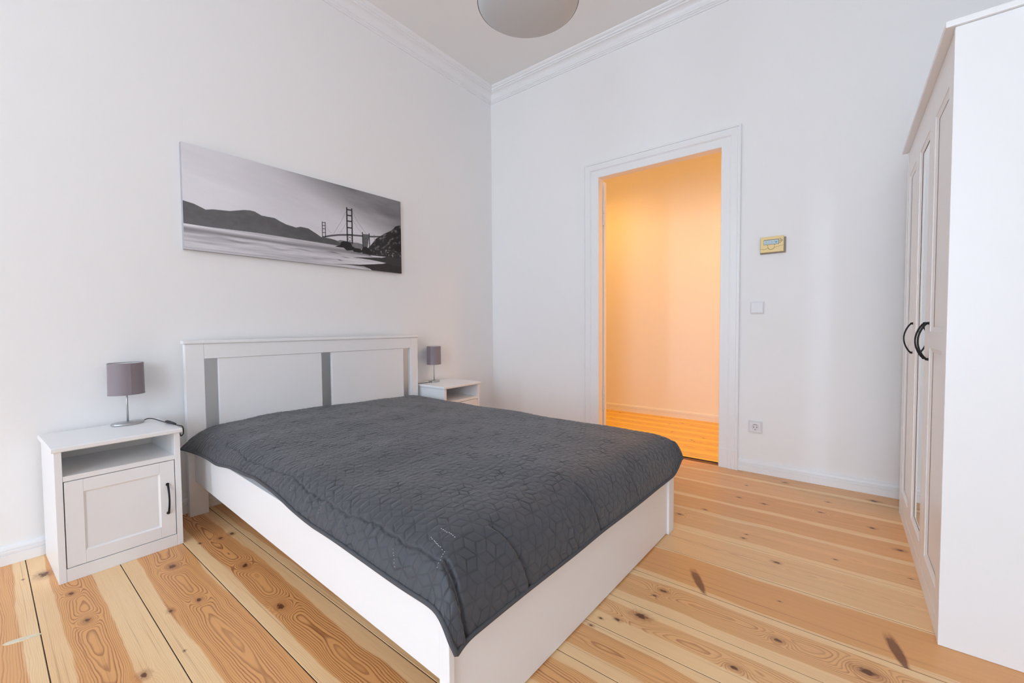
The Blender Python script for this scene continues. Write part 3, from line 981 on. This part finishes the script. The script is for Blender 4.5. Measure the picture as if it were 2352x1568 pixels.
# ------------------------------------------------------------------ canvas picture
PW, PH = 1.4355, 0.5765
pic = thing('canvas_print', 'wide black and white canvas print of a suspension bridge over a bay, above bed', 'picture', (2.5958, 0.0, 1.4577))
NU, NV = 620, 250
gu = (np.arange(NU) + .5) / NU
gv = (np.arange(NV) + .5) / NV
SSn = 3
uu = (np.arange(NU * SSn) + .5) / (NU * SSn)
vv = (np.arange(NV * SSn) + .5) / (NV * SSn)
UU, VV = np.meshgrid(uu, vv, indexing='ij')


def vnoise(u, v, seed, octv=4):
    out = np.zeros_like(u)
    rr = np.random.RandomState(seed)
    for o_ in range(octv):
        g_ = rr.rand(64, 64)
        f_ = 2 ** o_
        x_, y_ = u * f_ % 64, v * f_ % 64
        i0, j0 = x_.astype(int) % 64, y_.astype(int) % 64
        fx, fy = x_ - np.floor(x_), y_ - np.floor(y_)
        fx, fy = fx * fx * (3 - 2 * fx), fy * fy * (3 - 2 * fy)
        i1, j1 = (i0 + 1) % 64, (j0 + 1) % 64
        out += ((g_[i0, j0] * (1 - fx) + g_[i1, j0] * fx) * (1 - fy) + (g_[i0, j1] * (1 - fx) + g_[i1, j1] * fx) * fy) * 0.5 ** o_
    return out / (2 - 0.5 ** (octv - 1))


def sstep(x, a, b):
    t = np.clip((x - a) / (b - a), 0, 1)
    return t * t * (3 - 2 * t)


# sky: light at left, dark cloud band at upper right (values are sRGB greys)
G = 216 - 16 * sstep(UU, .0, .5)
G = G + 8 * sstep(VV, 0.1, 0.5)
band = sstep(UU - 0.95 * VV, 0.20, 0.75)
G = G - 105 * band * (0.75 + 0.5 * (vnoise(UU * 5 + VV * 2, VV * 9 - UU * 4, 1) - .5))
G = G + 10 * (vnoise(UU * 6, VV * 14 - UU * 6, 2) - .5)
G = G - 28 * sstep(UU, 0.85, 1.0) * (1 - band)


def under(points):
    p = np.array(points)
    return VV > np.interp(UU, p[:, 0], p[:, 1], left=9, right=9)


HILL = [(-.01, .543), (.0017, .5463), (.0351, .5599), (.0572, .5805), (.0728, .596), (.0962, .5805), (.1256, .5735), (.1558, .5663), (.187, .5435), (.207, .5286), (.2313, .5203), (.2477, .5229), (.2747, .5521), (.3289, .5541), (.3534, .581), (.3784, .6012), (.4065, .61), (.4183, .6156), (.4403, .5973), (.4749, .6003), (.5101, .6413), (.5358, .6749), (.5842, .6748), (.6173, .688), (.66, .75)]
HILLF = [(.5455, .6698), (.5704, .6831), (.5987, .6787), (.6188, .6878), (.6335, .6719), (.6572, .673), (.7027, .6765), (.7277, .6706), (.7531, .6789), (.78, .70), (.80, .75)]
tex = vnoise(UU * 40, VV * 25, 5)
k_ = under(HILLF) & (VV < .76)
G = np.where(k_, 128 - 12 * tex, G)
k_ = under(HILL) & (VV < .76)
G = np.where(k_, 98 - 16 * sstep(UU, .25, .55) + 16 * (tex - .5) + 6 * sstep(VV, .6, .75), G)


def seg(p, q, wdt, val, soft=1.0):
    global G
    p, q = np.array(p), np.array(q)
    ax, ay = UU * PW, VV * PH
    P0, P1 = p * np.array([PW, PH]), q * np.array([PW, PH])
    d = P1 - P0
    L2 = d @ d
    t = np.clip(((ax - P0[0]) * d[0] + (ay - P0[1]) * d[1]) / L2, 0, 1)
    ds = np.hypot(ax - P0[0] - t * d[0], ay - P0[1] - t * d[1])
    al = np.clip((wdt / 2 - ds) / 0.0004 + .5, 0, 1) * soft
    G = G * (1 - al) + val * al


def poly(points, val, only=None):
    global G
    pts_ = np.array(points)
    ins = np.zeros(UU.shape, bool)
    n_ = len(pts_)
    for i_ in range(n_):
        x1, y1 = pts_[i_]
        x2, y2 = pts_[(i_ + 1) % n_]
        if y1 == y2:
            continue
        c_ = ((y1 > VV) != (y2 > VV)) & (UU < (x2 - x1) * (VV - y1) / (y2 - y1) + x1)
        ins ^= c_
    G = np.where(ins, val, G)
    return ins


# bridge: deck arc, cables, towers
DECK = [(.543, .666), (.5484, .6621), (.5849, .632), (.6224, .6084), (.6821, .5823), (.7445, .5686), (.8097, .5527), (.87, .530)]
CAB = [([(.6665, .3083), (.6416, .4369), (.5993, .6079)], .0012), ([(.6668, .4455), (.6496, .5219), (.6313, .5946)], .0009), ([(.7025, .2896), (.7332, .4145), (.7786, .5331)], .0016), ([(.7052, .3997), (.7263, .474), (.7543, .5432)], .0010), ([(.5624, .5274), (.5742, .5752), (.5879, .6127)], .0007)]
for c_, wd_ in CAB:
    for p_, q_ in zip(c_[:-1], c_[1:]):
        seg(p_, q_, wd_, 78, 0.85)
for p_, q_ in zip(DECK[:-1], DECK[1:]):
    seg((p_[0], p_[1] + .010), (q_[0], q_[1] + .010), .0085, 88)
    seg(p_, q_, .0030, 62)
for x0_, x1_, yt, yb, wl in ((.6715, .6990, .258, .690, .0092), (.5430, .5575, .4935, .667, .0050)):
    for x_ in (x0_, x1_):
        seg((x_, yt), (x_, yb), wl, 38)
for y_ in (.2790, .349, .420, .502, .590):
    seg((.6715, y_), (.6990, y_ - .004), .0085, 38)
for y_ in (.4985, .535, .572, .6175):
    seg((.543, y_), (.5575, y_ - .003), .0040, 40)
for a_1, b_1 in ((.600, .640), (.640, .690)):
    seg((.6715, a_1), (.6990, b_1), .0022, 50)
    seg((.6990, a_1), (.6715, b_1), .0022, 50)
poly([(.7560, .547), (.7590, .730), (.7850, .722), (.7975, .537)], 96)
for x_ in (.757, .7965):
    seg((x_, .528), (x_ + .002, .725), .0075, 50)
for y_ in (.60, .65):
    seg((.757, y_), (.797, y_), .0015, 60)
seg((.825, .53), (.83, .62), .003, 100)
# sea, long exposure streaks
sea = VV > (.7627 - .018 * sstep(UU, 0, .3))
st = vnoise(UU * 5, VV * 60, 8, 5)
st2 = vnoise(UU * 14, VV * 40 + UU * 3, 9, 4)
S_ = 194 + 30 * (st - .5) * 2 + 26 * (st2 - .5)
S_ = S_ - 55 * np.exp(-((VV - .815 + .02 * UU) / .022) ** 2) * (0.55 + .6 * st2)
S_ = S_ + 26 * np.exp(-((VV - .772) / .008) ** 2) * (1 - sstep(UU, .2, .5))
S_ = S_ - 18 * sstep(UU, .2, .75) * (1 - sstep(VV, .80, .9)) + 14 * sstep(UU, .55, .8) * sstep(VV, .78, .9)
G = np.where(sea, S_, G)
for (u_, v_, w_, h_, d_k) in ((.60, .845, .03, .007, 60), (.66, .87, .02, .005, 70), (.45, .86, .05, .008, 40), (.63, .92, .012, .006, 80), (.52, .93, .04, .004, 40), (.34, .88, .06, .01, 35), (.17, .86, .09, .012, 40)):
    G = G - d_k * np.exp(-((UU - u_) / w_) ** 2 - ((VV - v_ - .008 * np.sin(UU * 40)) / h_) ** 2)
# rocks, cliff, beach
wob_ = .012 * (vnoise(UU * 60, VV * 30, 11) - .5)
cl = np.array([(.755, .76), (.7884, .7199), (.8088, .6619), (.8364, .5785), (.8642, .5306), (.8926, .4855), (.9287, .4364), (.9509, .3965), (.9584, .3703), (.981, .3372), (1.01, .3239)])
cliff = (VV + wob_ > np.interp(UU, cl[:, 0], cl[:, 1], left=9)) & (VV < .80 + .10 * sstep(UU, .80, 1.0) + wob_)
ct_ = vnoise(UU * 60 + VV * 25, VV * 22 - UU * 20, 12, 5)
G = np.where(cliff, 44 + 70 * sstep(ct_, .48, .78) - 14 * sstep(UU, .9, 1.0), G)
G = np.where(cliff & (VV > .70), 48 + 90 * sstep(vnoise(UU * 120, VV * 60, 13, 3), .52, .8), G)
for pp_ in ([(.6036, .7644), (.6329, .7335), (.6362, .6981), (.6512, .6788), (.6691, .6788), (.6903, .6846), (.6992, .7302), (.7084, .7339), (.715, .77), (.6681, .7897), (.6504, .7614)],
            [(.70, .77), (.712, .742), (.7429, .7429), (.7618, .7793), (.7393, .7939), (.7048, .7912)],
            [(.7492, .765), (.7600, .715), (.7755, .7029), (.79, .72), (.83, .80), (.77, .79)]):
    poly(pp_, 40)
beach = poly([(.775, .795), (.8245, .785), (.90, .79), (1.01, .80), (1.01, .925), (.93, .90), (.8999, .8798), (.807, .8661), (.7418, .8641), (.6948, .866), (.7742, .8434), (.86, .82), (.80, .812)], 58)
poly([(.80, .806), (.8619, .8016), (.90, .797), (.87, .818), (.815, .822)], 205)
poly([(.5845, .9777), (.7411, .946), (.83, .915), (.8751, .898), (.8999, .8798), (.95, .895), (1.01, .91), (1.01, 1.01), (.82, 1.01), (.796, .9868), (.7602, .9659), (.6847, .965)], 52)
poly([(.70, .972), (.7602, .962), (.80, .985), (.79, 1.0), (.74, .98)], 170)
dk = sstep(VV, .78, .9) * sstep(UU, .80, .95)
G = G - 14 * dk * (vnoise(UU * 90, VV * 50, 15) - .3)
gr = vnoise(UU * 300, VV * 130, 16, 2)
G = np.clip(G + 3 * (gr - .5), 24, 222)
G = G.reshape(NU, SSn, NV, SSn).mean((1, 3))
lin = np.where(G / 255 <= .04045, G / 255 / 12.92, ((G / 255 + .055) / 1.055) ** 2.4)
gx = -np.linspace(0, PW, NU + 1)
gz = PH - np.linspace(0, PH, NV + 1)
GX, GZ = np.meshgrid(gx, gz, indexing='ij')
vs_ = np.stack([GX, np.full_like(GX, 0.0302), GZ], -1).reshape(-1, 3)
ii = np.arange((NU + 1) * (NV + 1)).reshape(NU + 1, NV + 1)
ff = np.stack([ii[:-1, :-1].ravel(), ii[:-1, 1:].ravel(), ii[1:, 1:].ravel(), ii[1:, :-1].ravel()], 1)
me = bpy.data.meshes.new('print')
me.vertices.add(len(vs_))
me.vertices.foreach_set('co', vs_.astype(np.float32).ravel())
me.loops.add(ff.size)
me.loops.foreach_set('vertex_index', ff.astype(np.int32).ravel())
me.polygons.add(len(ff))
me.polygons.foreach_set('loop_start', (np.arange(len(ff)) * 4).astype(np.int32))
me.update(calc_edges=True)
ca_ = me.color_attributes.new('print_tone', 'FLOAT_COLOR', 'CORNER')
lc = np.repeat(lin.ravel(), 4)
rgba = np.stack([lc * 1.0, lc * .985, lc * 1.04, np.ones_like(lc)], 1)
ca_.data.foreach_set('color', rgba.astype(np.float32).ravel())
pm = mat('canvas_print_ink', (0.5, 0.5, 0.5, 1), 0.55, bump=(900, 0.1), spec=0.3)
at = pm.node_tree.nodes.new('ShaderNodeAttribute')
at.attribute_name = 'print_tone'
gm = pm.node_tree.nodes.new('ShaderNodeVectorMath')
gm.operation = 'SCALE'
gm.inputs['Scale'].default_value = 1.12
pm.node_tree.links.new(at.outputs['Color'], gm.inputs[0])
pm.node_tree.links.new(gm.outputs[0], pm.node_tree.nodes['Principled BSDF'].inputs['Base Color'])
me.materials.append(pm)
po = bpy.data.objects.new('print', me)
COL.objects.link(po)
po.parent = pic
M['canvas'] = mat('canvas_side', (0.42, 0.42, 0.44, 1), 0.7, bump=(700, 0.2))
box('canvas', M['canvas'], -PW, 0, 0.001, 0.0299, 0, PH, pic, 0.0)

# ------------------------------------------------------------------ ceiling pendant
KP = 0.641
pc = (3.3058 - KP * (3.3058 - 0.885), 2.8593 - KP * (2.8593 - 1.112))
pend = thing('pendant_lamp', 'round shallow opal glass ceiling lamp hanging at top of picture', 'lamp', (pc[0], pc[1], 2.45))
PR = 0.224
bm = bmesh.new()
prof = [(0, -0.040)] + [(PR * 0.985 * math.sin(t), -0.040 * math.cos(t)) for t in [k / 14 * math.pi / 2 for k in range(1, 15)]]
add_lathe(bm, prof, 96)
obj('glass_bowl', bm, M['opal'], pend, True)
bm = bmesh.new()
add_lathe(bm, [(PR * 0.984, -0.002), (PR, -0.002), (PR, 0.006), (PR * 0.984, 0.006)], 96)
obj('rim', bm, M['rim'], pend, False)
bm = bmesh.new()
add_lathe(bm, [(PR * 0.98, 0.005), (PR * 0.9, 0.03), (PR * 0.6, 0.065), (0.05, 0.085), (0.03, 0.12), (0, 0.125)], 64)
obj('top_cover', bm, M['opal'], pend, True)
bm = bmesh.new()
add_tube(bm, [(0, 0, 0.12), (0, 0, 0.5), (0, 0, H - 2.45 - 0.03)], 0.004, 10)
obj('cord', bm, M['plastic'], pend, True)
bm = bmesh.new()
add_lathe(bm, [(0, H - 2.45 - 0.05), (0.02, H - 2.45 - 0.045), (0.05, H - 2.45 - 0.01), (0.055, H - 2.45 - 0.0005), (0, H - 2.45 - 0.0005)], 32)
obj('canopy', bm, M['plastic'], pend, True)

# ------------------------------------------------------------------ wall fittings beside the door
th = thing('thermostat', 'beige room thermostat with small display on the wall right of the door', 'thermostat', (0, 2.4775, 1.552))
box('back_plate', M['greige'], 0.0, 0.016, -0.072, 0.074, -0.056, 0.046, th, 0.002)
cv = box('cover', M['beige'], 0.016, 0.030, -0.069, 0.064, -0.050, 0.054, th, 0.004, seg=3)
box('display_frame', M['lcd_edge'], 0.0300, 0.0306, -0.050, 0.038, 0.000, 0.034, cv)
box('display', M['lcd'], 0.0306, 0.0311, -0.048, 0.034, 0.003, 0.029, cv)
bm = bmesh.new()
for k in range(4):
    add_box(bm, 0.0311, 0.0313, -0.040 + k * 0.016, -0.030 + k * 0.016, 0.018, 0.0205)
add_box(bm, 0.0311, 0.0313, -0.040, 0.010, 0.010, 0.0115)
add_box(bm, 0.0311, 0.0313, 0.016, 0.028, 0.009, 0.020)
obj('display_segments', bm, mat('lcd_segment', srgb(132, 160, 172), 0.3, bump=(100, .02)), cv)
bm = bmesh.new()
ap = [(0.0300, -0.006 + 0.019 * math.cos(t), -0.014 + 0.018 * math.sin(t)) for t in [math.pi + k / 16 * math.pi for k in range(17)]]
add_tube(bm, ap, 0.0013, 6)
ap = [(0.0300, -0.069 + k * 0.0027, -0.022 - 0.006 * math.sin(k / 16 * math.pi)) for k in range(17)]
add_tube(bm, ap, 0.0009, 6)
ap = [(0.0300, 0.015 + k * 0.0029, -0.020 + 0.009 * math.sin(k / 16 * math.pi / 2)) for k in range(17)]
add_tube(bm, ap, 0.0009, 6)
obj('dial', bm, M['mark'], cv, True)
for y_, z_ in ((-0.026, -0.006), (0.014, -0.004)):
    bm = bmesh.new()
    add_tube(bm, [(0.0295, y_, z_), (0.0312, y_, z_)], 0.0028, 10)
    obj('button', bm, M['mark'], cv)
bm = bmesh.new()
for y_, z_ in ((0.044, 0.034), (0.044, 0.022), (0.044, 0.010), (0.051, 0.028), (0.051, 0.016), (0.056, 0.022)):
    add_box(bm, 0.0300, 0.0305, y_ - 0.003, y_ + 0.003, z_ - 0.003, z_ + 0.003)
obj('symbol', bm, M['lcd_edge'], cv)

sw = thing('light_switch', 'white square light switch right of the door below the thermostat', 'switch', (0, 2.392, 1.137))
box('frame', M['plastic2'], 0, 0.010, -0.0405, 0.0405, -0.0405, 0.0405, sw, 0.003)
box('rocker', M['plastic'], 0.010, 0.0175, -0.0345, 0.0345, -0.0335, 0.0345, sw, 0.002)

so = thing('wall_socket', 'white wall socket low on the wall right of the door', 'socket', (0, 2.390, 0.317))
fr = box('frame', M['plastic2'], 0, 0.010, -0.0425, 0.0425, -0.0405, 0.0405, so, 0.003)
bm = bmesh.new()
add_box(bm, 0.010, 0.0130, -0.0335, 0.0335, -0.0335, 0.0335, 0.0015)
obj('insert', bm, M['plastic'], so)


def xdisc(bm, y, z, r, x0, x1, n=28):
    add_tube(bm, [(x0, y, z), (x1, y, z)], r, n)


bm = bmesh.new()
n_ = 40
rings_ = []
for r_, x_ in ((0.0235, 0.0131), (0.0235, 0.0142), (0.0205, 0.0142), (0.0200, 0.0132)):
    rings_.append([bm.verts.new((x_, r_ * math.cos(2 * math.pi * k / n_), r_ * math.sin(2 * math.pi * k / n_))) for k in range(n_)])
for a1, b1 in zip(rings_[:-1], rings_[1:]):
    for k in range(n_):
        bm.faces.new((a1[k], a1[(k + 1) % n_], b1[(k + 1) % n_], b1[k]))
obj('recess_ring', bm, M['plastic'], so, True)
bm = bmesh.new()
xdisc(bm, 0, 0, 0.0199, 0.0130, 0.0134)
obj('recess', bm, M['plastic2'], so)
bm = bmesh.new()
for s_1 in (-1, 1):
    bm = bmesh.new()
    xdisc(bm, s_1 * 0.0095, 0, 0.0030, 0.0134, 0.0138, 14)
    obj('pin_hole', bm, M['dark'], so)
bm = bmesh.new()
ap = [(0.0140, 0.0185 * math.cos(t), 0.0185 * math.sin(t)) for t in [0.25 * math.pi + k / 14 * math.pi / 2 for k in range(15)]]
add_tube(bm, ap, 0.0016, 6)
obj('earth_clip', bm, M['clip'], so)
bm = bmesh.new()
add_box(bm, 0.0134, 0.0152, -0.003, 0.003, -0.0195, -0.0135)
obj('earth_clip', bm, M['clip'], so)
